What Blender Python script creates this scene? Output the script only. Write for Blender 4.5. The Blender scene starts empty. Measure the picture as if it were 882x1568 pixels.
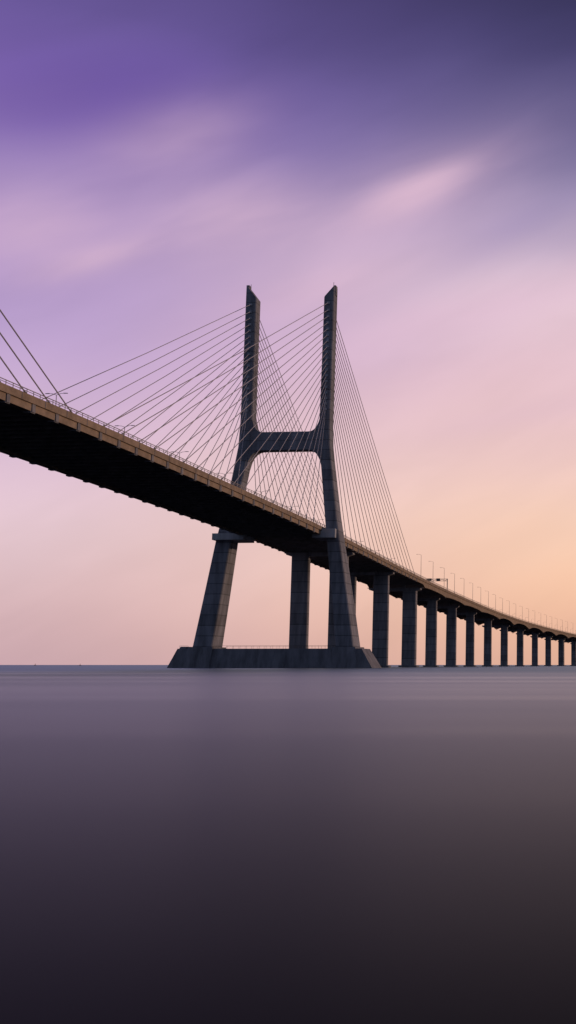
import bpy, math, random
from mathutils import Vector
random.seed(4)
H=1.2
sc=bpy.context.scene
sc.view_settings.view_transform='Standard'; sc.view_settings.look='None'
sc.view_settings.exposure=0; sc.view_settings.gamma=1

# ---------------------------------------------------------------- materials
def srgb(r,g,b):
    f=lambda c:(c/255/12.92) if c/255<=0.04045 else ((c/255+0.055)/1.055)**2.4
    return (f(r),f(g),f(b),1)

def concrete(name,col,rough=.85,joint=0.0,jscale=0.25,var=.35,streak=True):
    m=bpy.data.materials.new(name); m.use_nodes=True
    nt=m.node_tree; N=nt.nodes; L=nt.links
    b=N['Principled BSDF']; b.inputs['Roughness'].default_value=rough
    b.inputs['Specular IOR Level'].default_value=.25
    tc=N.new('ShaderNodeTexCoord')
    mp=N.new('ShaderNodeMapping'); mp.inputs['Scale'].default_value=(.35,.35,.06 if streak else .35)
    L.new(tc.outputs['Object'],mp.inputs[0])
    n=N.new('ShaderNodeTexNoise'); n.inputs['Scale'].default_value=1; n.inputs['Detail'].default_value=5; n.inputs['Roughness'].default_value=.65
    L.new(mp.outputs[0],n.inputs['Vector'])
    r=N.new('ShaderNodeMapRange'); r.inputs[1].default_value=.3; r.inputs[2].default_value=.7
    r.inputs[3].default_value=1-var; r.inputs[4].default_value=1+var
    L.new(n.outputs[0],r.inputs[0])
    fac=r.outputs[0]
    if joint>0:
        s=N.new('ShaderNodeSeparateXYZ'); L.new(tc.outputs['Object'],s.inputs[0])
        mu=N.new('ShaderNodeMath'); mu.operation='MULTIPLY'; mu.inputs[1].default_value=jscale; L.new(s.outputs[2],mu.inputs[0])
        fr=N.new('ShaderNodeMath'); fr.operation='FRACT'; L.new(mu.outputs[0],fr.inputs[0])
        gt=N.new('ShaderNodeMath'); gt.operation='LESS_THAN'; gt.inputs[1].default_value=.09; L.new(fr.outputs[0],gt.inputs[0])
        fl=N.new('ShaderNodeMath'); fl.operation='FLOOR'; L.new(mu.outputs[0],fl.inputs[0])
        wn=N.new('ShaderNodeTexWhiteNoise'); wn.noise_dimensions='1D'; L.new(fl.outputs[0],wn.inputs['W'])
        a1=N.new('ShaderNodeMath'); a1.operation='MULTIPLY_ADD'; a1.inputs[1].default_value=-joint; a1.inputs[2].default_value=1; L.new(gt.outputs[0],a1.inputs[0])
        a2=N.new('ShaderNodeMath'); a2.operation='MULTIPLY_ADD'; a2.inputs[1].default_value=.3; a2.inputs[2].default_value=.85; L.new(wn.outputs[0],a2.inputs[0])
        a3=N.new('ShaderNodeMath'); a3.operation='MULTIPLY'; L.new(a1.outputs[0],a3.inputs[0]); L.new(a2.outputs[0],a3.inputs[1])
        a4=N.new('ShaderNodeMath'); a4.operation='MULTIPLY'; L.new(a3.outputs[0],a4.inputs[0]); L.new(fac,a4.inputs[1]); fac=a4.outputs[0]
    vm=N.new('ShaderNodeVectorMath'); vm.operation='SCALE'; vm.inputs[0].default_value=col[:3]
    L.new(fac,vm.inputs['Scale']); L.new(vm.outputs[0],b.inputs['Base Color'])
    bp=N.new('ShaderNodeBump'); bp.inputs['Strength'].default_value=.3; bp.inputs['Distance'].default_value=.1
    L.new(n.outputs[0],bp.inputs['Height']); L.new(bp.outputs[0],b.inputs['Normal'])
    return m
M_tower=concrete('tower_concrete',(.235,.245,.30),joint=.4,jscale=.25,var=.42)
M_base=concrete('pedestal_concrete',(.20,.205,.25),joint=.0,var=.42)
M_pier=concrete('pier_concrete',(.25,.25,.29),joint=.4,jscale=.22,var=.42)
M_deck=concrete('deck_concrete',(.34,.26,.205),streak=False,var=.28)
M_soff=concrete('soffit_beams',(.24,.24,.28),streak=False)
M_brk=concrete('bracket_concrete',(.42,.44,.50))
M_cable=concrete('stay_sheath',(.52,.48,.54),rough=.45,streak=False,var=.05)
M_metal=concrete('galvanised_steel',(.32,.30,.31),rough=.5,streak=False,var=.1)
M_asph=concrete('asphalt',(.05,.05,.05),streak=False)
M_paint=concrete('road_paint',(.7,.7,.7),streak=False,var=.08)
M_sign=concrete('sign_back',(.12,.12,.13),rough=.5,streak=False,var=.05)
M_buoy=concrete('marker_steel',(.12,.05,.04),rough=.6,streak=False,var=.1)

# ---------------------------------------------------------------- mesh builder
class MB:
    def __init__(s): s.v=[]; s.f=[]
    def loft(s,rings,caps=True):
        n=len(rings[0]); b=len(s.v)
        for r in rings: s.v+= [tuple(p) for p in r]
        for i in range(len(rings)-1):
            for j in range(n):
                k=(j+1)%n
                s.f.append((b+i*n+j,b+i*n+k,b+(i+1)*n+k,b+(i+1)*n+j))
        if caps:
            s.f.append(tuple(b+j for j in range(n))[::-1])
            e=b+(len(rings)-1)*n
            s.f.append(tuple(e+j for j in range(n)))
    def box(s,fr,s0,s1,l0,l1,z0,z1):
        a=[fr(x,l,z0) for x,l in((s0,l0),(s1,l0),(s1,l1),(s0,l1))]
        c=[fr(x,l,z1) for x,l in((s0,l0),(s1,l0),(s1,l1),(s0,l1))]
        s.loft([a,c])
    def tube(s,p0,p1,r,n=6,r1=None):
        p0=Vector(p0);p1=Vector(p1); d=(p1-p0).normalized()
        u=d.cross(Vector((0,0,1)));
        if u.length<.01: u=Vector((1,0,0))
        u.normalize(); w=d.cross(u); r1=r if r1 is None else r1
        R=lambda p,q:[p+u*math.cos(2*math.pi*k/n)*q+w*math.sin(2*math.pi*k/n)*q for k in range(n)]
        s.loft([R(p0,r),R(p1,r1)])
    def obj(s,name,mat,parent=None,fix=True):
        me=bpy.data.meshes.new(name); me.from_pydata(s.v,[],s.f); me.update()
        if fix:
            import bmesh
            bm=bmesh.new(); bm.from_mesh(me); bmesh.ops.recalc_face_normals(bm,faces=bm.faces); bm.to_mesh(me); bm.free()
        me.materials.append(mat)
        o=bpy.data.objects.new(name,me); sc.collection.objects.link(o)
        if parent: o.parent=parent
        return o
def empty(name):
    o=bpy.data.objects.new(name,None); sc.collection.objects.link(o); return o

# ---------------------------------------------------------------- alignment of the bridge
K=[(-900,-215,26),(-500,-172,38),(-170,-143,48),(42,-125,52.7),(130,-116.8,54.4),(243,-106,55),(315,-99.8,54.5),(440,-88.6,52.6),
   (610,-76,48.8),(735,-64.3,45.8),(940,-42.5,41.8),(1100,-20.5,39.3),(1350,22,36.2),(1800,120,30),(2600,340,18)]
def herm(y,c):
    i=0
    while i<len(K)-2 and y>K[i+1][0]: i+=1
    def sl(j):
        if j==0: return (K[1][c]-K[0][c])/(K[1][0]-K[0][0])
        if j==len(K)-1: return (K[j][c]-K[j-1][c])/(K[j][0]-K[j-1][0])
        return (K[j+1][c]-K[j-1][c])/(K[j+1][0]-K[j-1][0])
    h=K[i+1][0]-K[i][0]; t=(y-K[i][0])/h
    return (2*t**3-3*t*t+1)*K[i][c]+(t**3-2*t*t+t)*h*sl(i)+(-2*t**3+3*t*t)*K[i+1][c]+(t**3-t*t)*h*sl(i+1)
def frame(y,zabs=False):
    x=herm(y,1); z=herm(y,2)+H
    dx=(herm(y+2,1)-herm(y-2,1))/4
    d=Vector((dx,1,0)).normalized(); t=Vector((d.y,-d.x,0))
    c=Vector((x,y,0))-t*16.5
    def fr(s,l,zz): return c+t*s+d*l+Vector((0,0,zz if zabs else z+zz))
    fr.z=z
    return fr

bridge=empty('cable_stayed_bridge')
T1=440.; T2=68.
PIERS=[-520,-460,-400,-340,-280,-222,-136,-71,-5,490,572,641,708,773,843,920,998,1078,1158,1238,1318,1398,1478,1558,1638,1718,1800,1880,1960,2040,2120,2200,2280,2360,2440,2520]
def ext(y):
    if y<641 and y>-136: return 0
    for a,b in zip(PIERS,PIERS[1:]):
        if a<=y<=b:
            f=abs((y-a)/(b-a)-.5)*2
            return .2+3.0*f**2.5 if y>920 else .9+.9*f**3
    return .9
prof=lambda e:[(16.5,-.2),(16.5,-1.75),(16.1,-1.85),(16.1,-3.3-e),(14.3,-3.3-e),(14.1,-1.9),(-14.1,-1.9),(-14.3,-3.3-e),(-16.1,-3.3-e),(-16.1,-1.85),
      (-16.5,-1.75),(-16.5,-.2),(-16.2,-.2),(-16.2,-1.),(16.2,-1.),(16.2,-.2)]
ys=[]; y=-560
while y<2590:
    ys.append(y); y+= 5 if y<1500 else 10
deck=MB(); road=MB(); paint=MB(); rail=MB()
deck.loft([[frame(y)(s,0,z) for s,z in prof(ext(y))] for y in ys]); deck.obj('deck',M_deck,bridge)
def strip(mb,s0,s1,z,ylist):
    b=len(mb.v)
    for y in ylist:
        fr=frame(y); mb.v+=[tuple(fr(s0,0,z)),tuple(fr(s1,0,z))]
    for i in range(len(ylist)-1): mb.f.append((b+2*i,b+2*i+1,b+2*i+3,b+2*i+2))
strip(road,-15.9,15.9,-.99,ys); road.obj('road_surface',M_asph,bridge,False)
for s in(-13.5,13.5,-1.6,1.6): strip(paint,s-.1,s+.1,-.985,ys)
for s in(-9.8,-5.6,5.6,9.8):
    y=0
    while y<1200:
        strip(paint,s-.08,s+.08,-.985,[y,y+4]); y+=12
paint.obj('lane_markings',M_paint,bridge,False)
# median barrier
mb=MB(); mb.loft([[frame(y)(s,0,z) for s,z in((-.35,-.98),(.35,-.98),(.12,-.2),(-.12,-.2))] for y in ys]); mb.obj('median_barrier',M_deck,bridge)
# railings: two long rails and posts
for sgn in(-1,1):
    for zz,rr in((.75,.07),(.3,.05)):
        rail.loft([[frame(y)(sgn*16.35+a,0,zz+b) for a,b in((-rr,-rr),(rr,-rr),(rr,rr),(-rr,rr))] for y in ys])
    y=0
    while y<1500:
        fr=frame(y); rail.box(fr,sgn*16.35-.05,sgn*16.35+.05,-.06,.06,-.25,.78); y+=2.5 if y<700 else 5
rail.obj('railing',M_metal,bridge)
# cornice strip under the parapet and joints of the precast fascia
cor=MB()
for sgn in(-1,1):
    y=-100
    while y<1500:
        fr=frame(y); cor.box(fr,sgn*16.5,sgn*16.56,-.07,.07,-1.7,-.25); y+=8.8
cor.obj('fascia_joint_covers',M_soff,bridge)
# transverse floor beams
xb=MB(); y=-130
while y<641:
    xb.box(frame(y),-14.25,14.25,-.25,.25,-3.15,-1.85); y+=4.4
for s in(-4.8,4.8):
    yy=[v for v in ys if -160<=v<=1500]
    xb.loft([[frame(v)(s+a,0,b) for a,b in((-.3,-2.7),(.3,-2.7),(.3,-1.87),(-.3,-1.87))] for v in yy])
y=641
while y<1500:
    xb.box(frame(y),-14.25,14.25,-.3,.3,-3.6,-1.85); y+=9
xb.obj('floor_beams',M_soff,bridge)

# ---------------------------------------------------------------- pylons
NC=19
def cable_pts(T):
    zt=lambda i:143.5-43*(i/(NC-1))**.93
    out=[]
    for i in range(NC):
        dist=181-(181-15)*i/(NC-1)
        out.append((dist,zt(i)))
    return out
#  z , outer , inner half positions for left(far) and right(near) leg, longitudinal thickness
LEFT=[(-3,-34.2,-26.3,12.5),(7.7,-32.9,-25.2,11),(25,-29.9,-22.9,9.9),(49,-25.9,-19.8,8.2),(58,-24.0,-18.5,7.5),(71,-21.3,-16.9,6.5),(80,-19.7,-15.2,6),(86,-18.9,-14.3,5.8),(94,-18.5,-13.8,5.6),(118,-18.2,-13.8,5.4)]
RIGHT=[(-3,24,31.1,12.5),(7.7,22.7,29.6,11),(25,20.7,26.9,9.9),(49,17.7,22.8,8.2),(58,16.7,21.3,7.5),(71,15.2,19.6,6.5),(80,14.2,18.4,6),(86,13.6,17.7,5.8),(94,13.2,17.4,5.6),(118,13.5,17.6,5.4)]
def pylon(T,name):
    fr=frame(T,True); P=empty(name); P.parent=bridge
    legs=MB()
    def ring(z,a,b,l,za=None,zb=None,c=.35):
        # chamfered rectangle
        za=z if za is None else za; zb=z if zb is None else zb
        l=l/2; zz=lambda s:za+(zb-za)*(s-a)/(b-a)
        pts=[(a+c,-l),(b-c,-l),(b,-l+c),(b,l-c),(b-c,l),(a+c,l),(a,l-c),(a,-l+c)]
        return [fr(s,q,zz(s)) for s,q in pts]
    legs.loft([ring(z,a,b,l) for z,a,b,l in LEFT]+[ring(0,-18.05,-13.75,5.3,151.6,146.0)])
    legs.loft([ring(z,a,b,l) for z,a,b,l in RIGHT]+[ring(0,13.75,17.75,5.3,145.8,150.4)])
    legs.obj('legs',M_tower,P)
    # small hood and hatch at the tops
    cap=MB()
    cap.box(fr,-18.3,-17.3,-1.2,1.2,148,151.9); cap.box(fr,17.1,18.0,-1.2,1.2,147,150.9)
    for s in(-17,16.8): cap.tube(fr(s,0,149),fr(s,0,152.6),.09)
    cap.obj('top_hoods',M_tower,P)
    # cross beam with haunches
    cb=MB(); rings=[]
    n=40
    for i in range(n+1):
        s=-17.2+(16.2+17.2)*i/n
        il,ir=-13.9,13.3
        def fil(d,w,h): 
            d=max(0,min(1,1-d/w)); return h*(1-math.sqrt(max(0,1-d*d)))
        top=91.6+fil(max(0,min(s-il,ir-s)),4.2,6.5)
        il2,ir2=-15.2,14.2
        bot=84.4-fil(max(0,min(s-il2,ir2-s)),5.5,7.0)-.0
        rings.append([fr(s,-2.45,bot),fr(s,2.45,bot),fr(s,2.45,top),fr(s,-2.45,top)])
    cb.loft(rings); cb.obj('crossbeam',M_tower,P)
    # deck-level brackets
    bk=MB()
    z=fr.z
    bk.box(fr,12.6,21.6,-6.2,6.2,z-4.4,z-.95)
    bk.box(fr,-26.6,-14.2,-6.2,6.2,z-4.9,z-2.4)
    bk.obj('deck_brackets',M_brk,P)
    # recessed anchor heads on the legs
    an=MB()
    for s in(-15.9,15.65):
        for dist,zt in cable_pts(T):
            for sg in(-1,1):
                l=sg*2.68
                an.box(fr,s-.55,s+.55,min(l,l+sg*.35),max(l,l+sg*.35),zt-.75,zt+.2)
    an.obj('anchor_heads',M_brk,P)
    # pedestal
    pd=MB()
    def R(z,a,b,l): return [fr(a,-l,z),fr(b,-l,z),fr(b,l,z),fr(a,l,z)]
    pd.loft([R(-4,-42,38,8.2),R(.2,-41.4,37.4,8),R(7.3,-38.2,33.0,6.6)])
    for a0,a1,b0,b1 in((-35.5,-25,-33.9,-24.3),(23,32.4,21.8,30.6)):
        pd.loft([R(-3,a0,a1,9),R(7.95,b0,b1,7.0)])
    pd.loft([R(7.2,-38.0,-35.2,5.5),R(8.1,-37.6,-35.4,5.2)])
    pd.obj('pedestal',M_base,P)
    # access ladder / handrail on pedestal
    hr=MB()
    for l in(-6.3,6.3):
        for s0,s1 in((-24,21.5),(-37.5,-34.2)):
            k=int((s1-s0)/2.5)
            for i in range(k+1):
                s=s0+(s1-s0)*i/max(1,k); hr.tube(fr(s,l,7.3),fr(s,l,8.4),.04,4)
            hr.tube(fr(s0,l,8.4),fr(s1,l,8.4),.04,4)
    hr.obj('pedestal_handrail',M_metal,P)
    # stays
    cbm=MB(); blk=MB()
    rc=.125 if T==T1 else .15
    for s,sd in((-15.9,-15.6),(15.65,15.6)):
        for dist,zt in cable_pts(T):
            for sg in(-1,1):
                f2=frame(T+sg*dist)
                a=fr(s,sg*2.5,zt); b=f2(sd,0,-1.0)
                # slight sag with an intermediate point
                mid=(a+b)/2-Vector((0,0,dist*.003))
                cbm.tube(a,mid,rc,5); cbm.tube(mid,b,rc,5)
                low=b+(b-mid).normalized()*(-3.2); cbm.tube(low,b,.22,6)
                blk.box(f2,sd-1.1 if sd>0 else sd-.5,sd+.5 if sd>0 else sd+1.1,-.8,.8,-3.65,-3.25)
                if sd>0: blk.box(f2,16.0,16.3,-.6,.6,-3.5,-1.8)
    cbm.obj('stay_cables',M_cable,P); blk.obj('stay_anchor_blocks',M_soff,P)
pylon(T1,'pylon'); pylon(T2,'pylon_opposite')

# ---------------------------------------------------------------- piers
pr=MB(); cp=MB(); ft=MB()
for y in PIERS:
    f=frame(y,True); z=f.z-3.3-ext(y); big=abs(y-641)<1 or abs(y+136)<1
    l=2.0 if big else 1.5
    near=-200<y<700
    w=3.9 if near else 3.0
    for c in((-8.4,8.4) if near else (-7.4,7.4)):
        def R(zz,w,l):
            k=.3; return [f(c-w+k,-l,zz),f(c+w-k,-l,zz),f(c+w,-l+k,zz),f(c+w,l-k,zz),f(c+w-k,l,zz),f(c-w+k,l,zz),f(c-w,l-k,zz),f(c-w,-l+k,zz)]
        pr.loft([R(-3,w,l),R(z-1.5,w*.97,l)])
        ft.loft([[f(c+a,b,-3) for a,b in((-w-1.2,-l-1.4),(w+1.2,-l-1.4),(w+1.2,l+1.4),(-w-1.2,l+1.4))],
                 [f(c+a,b,.9) for a,b in((-w-1.2,-l-1.4),(w+1.2,-l-1.4),(w+1.2,l+1.4),(-w-1.2,l+1.4))]])
    E=14.6 if near else 12.0; I=12.1 if near else 10.3
    b0=[f(a,b,z-2.0) for a,b in((-I,-l-.15),(I,-l-.15),(I,l+.15),(-I,l+.15))]
    b1=[f(a,b,z-1.2) for a,b in((-E,-l-.15),(E,-l-.15),(E,l+.15),(-E,l+.15))]
    b2=[f(a,b,z-.25) for a,b in((-E,-l-.15),(E,-l-.15),(E,l+.15),(-E,l+.15))]
    cp.loft([b0,b1,b2])
    for s in(-15.2,15.2,-5,5): cp.box(f,s-.7 if abs(s)<10 else (s-.6),s+.7 if abs(s)<10 else s+.6,-.6,.6,z-.3,z+1.4 if abs(s)<10 else z+.05)
pr.obj('pier_columns',M_pier,bridge); cp.obj('pier_caps',M_pier,bridge); ft.obj('pile_caps',M_base,bridge)

# ---------------------------------------------------------------- street lamps
def lamp_mesh(h,double):
    m=MB(); I=lambda s,l,z:Vector((s,l,z))
    m.tube((0,0,0),(0,0,.6),.2,8); m.tube((0,0,.5),(0,0,h),.13,8,.08)
    for sg in((-1,1) if double else (-1,)):
        m.tube((0,0,h-.05),(sg*1.0,0,h+.3),.06,6); m.tube((sg*1.0,0,h+.3),(sg*2.0,0,h+.38),.055,6)
        m.loft([[I(sg*1.8,-.14,h+.3),I(sg*1.8,.14,h+.3),I(sg*1.8,.12,h+.46),I(sg*1.8,-.12,h+.46)],
                [I(sg*2.8,-.2,h+.3),I(sg*2.8,.2,h+.3),I(sg*2.8,.1,h+.42),I(sg*2.8,-.1,h+.42)]])
    import bmesh
    me=bpy.data.meshes.new('street_lamp'); me.from_pydata(m.v,[],m.f)
    bm=bmesh.new(); bm.from_mesh(me); bmesh.ops.recalc_face_normals(bm,faces=bm.faces); bm.to_mesh(me); bm.free()
    me.materials.append(M_metal); return me
LM=lamp_mesh(10.6,True); LS=lamp_mesh(13.5,False)
def put_lamp(me,y,s,flip=False):
    f=frame(y); p=f(s,0,-1.0); t=f(1,0,0)-f(0,0,0)
    o=bpy.data.objects.new('street_lamp',me); sc.collection.objects.link(o)
    o.location=p; o.rotation_euler=(0,0,math.atan2(t.y,t.x)+(math.pi if flip else 0))
y=-20
while y<640: put_lamp(LM,y,0); y+=36
y=634
while y<1620:
    put_lamp(LS,y,15.9); put_lamp(LS,y+16,-15.9,True); y+=34

# sign gantry
g=MB(); f=frame(712)
g.tube(f(15.9,0,-1),f(15.9,0,7),.28,8)
for zz in(5.6,6.8): g.tube(f(15.9,0,zz),f(2.5,0,zz),.16,6)
for i in range(9):
    a=15.9-i*1.67; g.tube(f(a,0,5.6 if i%2 else 6.8),f(a-1.67 if a-1.67>2.4 else 2.5,0,6.8 if i%2 else 5.6),.1,5)
go=empty('sign_gantry'); g.obj('frame',M_metal,go)
g=MB()
for a,b in((3,6.0),(9,11.4)): g.box(f,a,b,-.32,-.18,5.4,7.2)
g.obj('sign_panels',M_sign,go)

# distant channel markers
def marker(x,y,h):
    m=MB(); V=lambda a,b,c:Vector((x+a,y+b,c))
    m.tube(V(0,0,-1),V(0,0,.9),2.0,12); m.tube(V(0,0,.9),V(0,0,h),.45,8,.25); m.tube(V(0,0,h),V(0,0,h+.9),.6,8,.1)
    for a in(0,2.1,4.2): m.tube(V(1.6*math.cos(a),1.6*math.sin(a),.8),V(0,0,h*.7),.12,5)
    m.obj('channel_marker',M_buoy)
marker(-1010,2240,3.0); marker(-935,2270,2.6)
# ---------------------------------------------------------------- water
w=MB(); B=30000
w.v=[(-B,-B,0),(B,-B,0),(B,B,0),(-B,B,0)]; w.f=[(0,1,2,3)]
m=bpy.data.materials.new('estuary_water'); m.use_nodes=True
N=m.node_tree.nodes; L=m.node_tree.links; N.remove(N['Principled BSDF'])
df=N.new('ShaderNodeBsdfDiffuse'); df.inputs[0].default_value=(.008,.008,.012,1)
gl=N.new('ShaderNodeBsdfGlossy'); gl.distribution='GGX'
tc=N.new('ShaderNodeTexCoord'); mp=N.new('ShaderNodeMapping'); mp.inputs['Scale'].default_value=(.006,.05,1); L.new(tc.outputs['Object'],mp.inputs[0])
n=N.new('ShaderNodeTexNoise'); n.inputs['Scale'].default_value=1; n.inputs['Detail'].default_value=3; L.new(mp.outputs[0],n.inputs['Vector'])
r=N.new('ShaderNodeMapRange'); r.inputs[1].default_value=.3; r.inputs[2].default_value=.7; r.inputs[3].default_value=.36; r.inputs[4].default_value=.50
L.new(n.outputs[0],r.inputs[0]); L.new(r.outputs[0],gl.inputs['Roughness'])
# dimmer reflection towards the horizon, painted into the gloss tint by distance
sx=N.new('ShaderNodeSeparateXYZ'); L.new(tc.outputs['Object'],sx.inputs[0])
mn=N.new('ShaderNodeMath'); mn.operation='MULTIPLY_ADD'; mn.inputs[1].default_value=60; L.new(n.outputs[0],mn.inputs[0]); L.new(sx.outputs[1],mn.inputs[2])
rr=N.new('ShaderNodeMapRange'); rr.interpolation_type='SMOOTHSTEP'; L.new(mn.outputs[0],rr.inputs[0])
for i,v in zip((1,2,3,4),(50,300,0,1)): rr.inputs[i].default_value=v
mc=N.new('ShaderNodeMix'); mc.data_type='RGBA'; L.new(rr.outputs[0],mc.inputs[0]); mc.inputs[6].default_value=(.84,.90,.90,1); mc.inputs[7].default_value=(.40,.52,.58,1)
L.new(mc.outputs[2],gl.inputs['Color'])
fn=N.new('ShaderNodeFresnel'); fn.inputs[0].default_value=1.33
pw=N.new('ShaderNodeMath'); pw.operation='POWER'; pw.inputs[1].default_value=1.85; L.new(fn.outputs[0],pw.inputs[0])
mx=N.new('ShaderNodeMixShader'); L.new(pw.outputs[0],mx.inputs[0]); L.new(df.outputs[0],mx.inputs[1]); L.new(gl.outputs[0],mx.inputs[2])
L.new(mx.outputs[0],N['Material Output'].inputs[0])
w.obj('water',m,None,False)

# ---------------------------------------------------------------- sky
W=bpy.data.worlds.new('World'); sc.world=W; W.use_nodes=True
nt=W.node_tree; N=nt.nodes; L=nt.links; bg=N['Background']
def val(x,sock):
    if isinstance(x,(int,float)): sock.default_value=x
    else: L.new(x,sock)
def mth(op,a,b=0,c=0,clamp=False):
    n=N.new('ShaderNodeMath'); n.operation=op; n.use_clamp=clamp
    val(a,n.inputs[0]); val(b,n.inputs[1]); val(c,n.inputs[2]); return n.outputs[0]
tc=N.new('ShaderNodeTexCoord'); sp=N.new('ShaderNodeSeparateXYZ'); L.new(tc.outputs['Generated'],sp.inputs[0])
X,Y,Z=sp.outputs
hl=mth('MAXIMUM',mth('SQRT',mth('ADD',mth('MULTIPLY',X,X),mth('MULTIPLY',Y,Y))),.001)
a=mth('DIVIDE',X,hl); e=mth('DIVIDE',Z,hl)
cb=N.new('ShaderNodeCombineXYZ'); L.new(a,cb.inputs[0]); L.new(e,cb.inputs[1]); L.new(mth('MULTIPLY',Y,.3),cb.inputs[2])
def noise(rot,sc3,scale,detail,rough=.5,dist=0):
    r=N.new('ShaderNodeMapping'); r.vector_type='POINT'; r.inputs['Rotation'].default_value=(0,0,math.radians(rot))
    L.new(cb.outputs[0],r.inputs[0])
    r2=N.new('ShaderNodeMapping'); r2.inputs['Scale'].default_value=sc3; L.new(r.outputs[0],r2.inputs[0])
    n=N.new('ShaderNodeTexNoise'); n.inputs['Scale'].default_value=scale; n.inputs['Detail'].default_value=detail
    n.inputs['Roughness'].default_value=rough; n.inputs['Distortion'].default_value=dist
    L.new(r2.outputs[0],n.inputs['Vector']); return n.outputs[0]
nz=noise(-24,(3,8,1),1,2,.5,.2)
nf=noise(-28,(6,19,1),1,3,.5,.25)
e2=mth('ADD',e,mth('MULTIPLY',mth('SUBTRACT',nz,.5),.07))
def ramp(stops):
    n=N.new('ShaderNodeValToRGB'); cr=n.color_ramp; cr.interpolation='B_SPLINE'
    while len(cr.elements)<len(stops): cr.elements.new(.5)
    for el,(p,c) in zip(cr.elements,stops): el.position=p; el.color=srgb(*c)
    L.new(e2,n.inputs[0]); return n.outputs[0]
left=ramp([(0,(198,164,172)),(.05,(216,182,187)),(.11,(227,199,208)),(.165,(222,193,210)),(.22,(205,176,208)),(.27,(186,160,206)),(.33,(165,140,194)),
  (.39,(156,132,188)),(.44,(138,112,178)),(.5,(118,93,168)),(.56,(108,90,156)),(.75,(60,52,105)),(1,(26,24,50))])
right=ramp([(0,(222,172,150)),(.06,(243,192,160)),(.125,(250,208,182)),(.18,(239,201,192)),(.24,(229,192,200)),(.3,(228,196,208)),(.345,(228,200,213)),
  (.39,(188,168,196)),(.45,(124,115,160)),(.55,(76,69,117)),(.62,(58,54,92)),(.8,(34,32,62)),(1,(18,18,38))])
glow=ramp([(0,(235,165,120)),(.08,(250,190,135)),(.16,(250,200,160)),(.28,(225,175,170)),(.4,(150,120,150)),(.6,(60,52,84)),(1,(20,18,36))])
def mr(x,a0,a1,b0,b1,smooth=True):
    n=N.new('ShaderNodeMapRange'); n.interpolation_type='SMOOTHSTEP' if smooth else 'LINEAR'
    L.new(x,n.inputs[0])
    for i,v in zip((1,2,3,4),(a0,a1,b0,b1)): n.inputs[i].default_value=v
    return n.outputs[0]
def mix(f,c1,c2,bt='MIX'):
    n=N.new('ShaderNodeMix'); n.data_type='RGBA'; n.blend_type=bt
    val(f,n.inputs[0])
    for s,c in((6,c1),(7,c2)):
        if isinstance(c,tuple): n.inputs[s].default_value=c
        else: L.new(c,n.inputs[s])
    return n.outputs[2]
col=mix(mr(a,-.5,.06,0,1),left,right)
col=mix(mr(a,.03,.5,0,1),col,glow)
front=mr(Y,0,.4,0,1)
mod=mth('MULTIPLY',mth('MULTIPLY_ADD',nf,1.7,.15),front)
def patch(a0,e0,la,lw,ang,amp):
    mp=N.new('ShaderNodeMapping'); mp.vector_type='TEXTURE'
    mp.inputs['Location'].default_value=(a0,e0,0); mp.inputs['Rotation'].default_value=(0,0,math.radians(ang)); mp.inputs['Scale'].default_value=(la,lw,1e6)
    L.new(cb.outputs[0],mp.inputs[0])
    d=N.new('ShaderNodeVectorMath'); d.operation='DOT_PRODUCT'; L.new(mp.outputs[0],d.inputs[0]); L.new(mp.outputs[0],d.inputs[1])
    g=mth('EXPONENT',mth('MULTIPLY',d.outputs['Value'],-1))
    return mth('MULTIPLY',g,mth('MULTIPLY',mod,amp),clamp=True)
col=mix(patch(-.40,.48,.10,.035,25,.5),col,srgb(104,78,160))
for p in((-.05,.385,.08,.02,27,.2),(-.2,.43,.06,.03,40,.2)):
    col=mix(patch(*p),col,srgb(120,108,165))
for p in((-.125,.428,.06,.018,29,.6),(-.14,.413,.12,.045,27,.32),(-.43,.355,.07,.045,10,.36),(-.28,.385,.07,.04,15,.48),(-.33,.455,.065,.03,30,.28),
         (-.385,.338,.05,.011,27,.4),(-.2,.335,.09,.02,20,.38),(-.03,.33,.16,.02,17,.35),(-.03,.22,.1,.012,12,.2)):
    col=mix(patch(*p),col,srgb(222,186,206))
# the dusk sky opposite the sunset is a dim slate blue
col=mix(mr(Y,-.25,.7,1,0),col,(.105,.125,.185,1))
st=mr(nf,.3,.7,.968,1.032)
vs=N.new('ShaderNodeVectorMath'); vs.operation='SCALE'; L.new(col,vs.inputs[0]); L.new(st,vs.inputs['Scale'])
sky=N.new('ShaderNodeTexSky'); sky.sky_type='NISHITA'; sky.sun_disc=False
SE,SA=math.radians(6),math.radians(68)
sky.sun_elevation=SE; sky.sun_rotation=SA
vn=N.new('ShaderNodeVectorMath'); vn.operation='SCALE'; L.new(sky.outputs[0],vn.inputs[0]); vn.inputs['Scale'].default_value=.003
va=N.new('ShaderNodeVectorMath'); va.operation='ADD'; L.new(vs.outputs[0],va.inputs[0]); L.new(vn.outputs[0],va.inputs[1])
L.new(va.outputs[0],bg.inputs[0]); bg.inputs[1].default_value=1.0

sd=bpy.data.lights.new('sun','SUN'); sd.energy=1.0; sd.angle=math.radians(.6); sd.color=(1,.66,.44)
so=bpy.data.objects.new('sun',sd); sc.collection.objects.link(so)
v=Vector((math.sin(SA)*math.cos(SE),math.cos(SA)*math.cos(SE),math.sin(SE)))
so.rotation_euler=v.to_track_quat('Z','Y').to_euler()

cd=bpy.data.cameras.new('camera'); co=bpy.data.objects.new('camera',cd); sc.collection.objects.link(co)
co.location=(0,0,H); co.rotation_euler=(math.radians(97.62),0,0)
cd.sensor_fit='HORIZONTAL'; cd.sensor_width=36; cd.lens=36*1750/882; cd.shift_x=-.4637
cd.clip_start=.5; cd.clip_end=80000
sc.camera=co
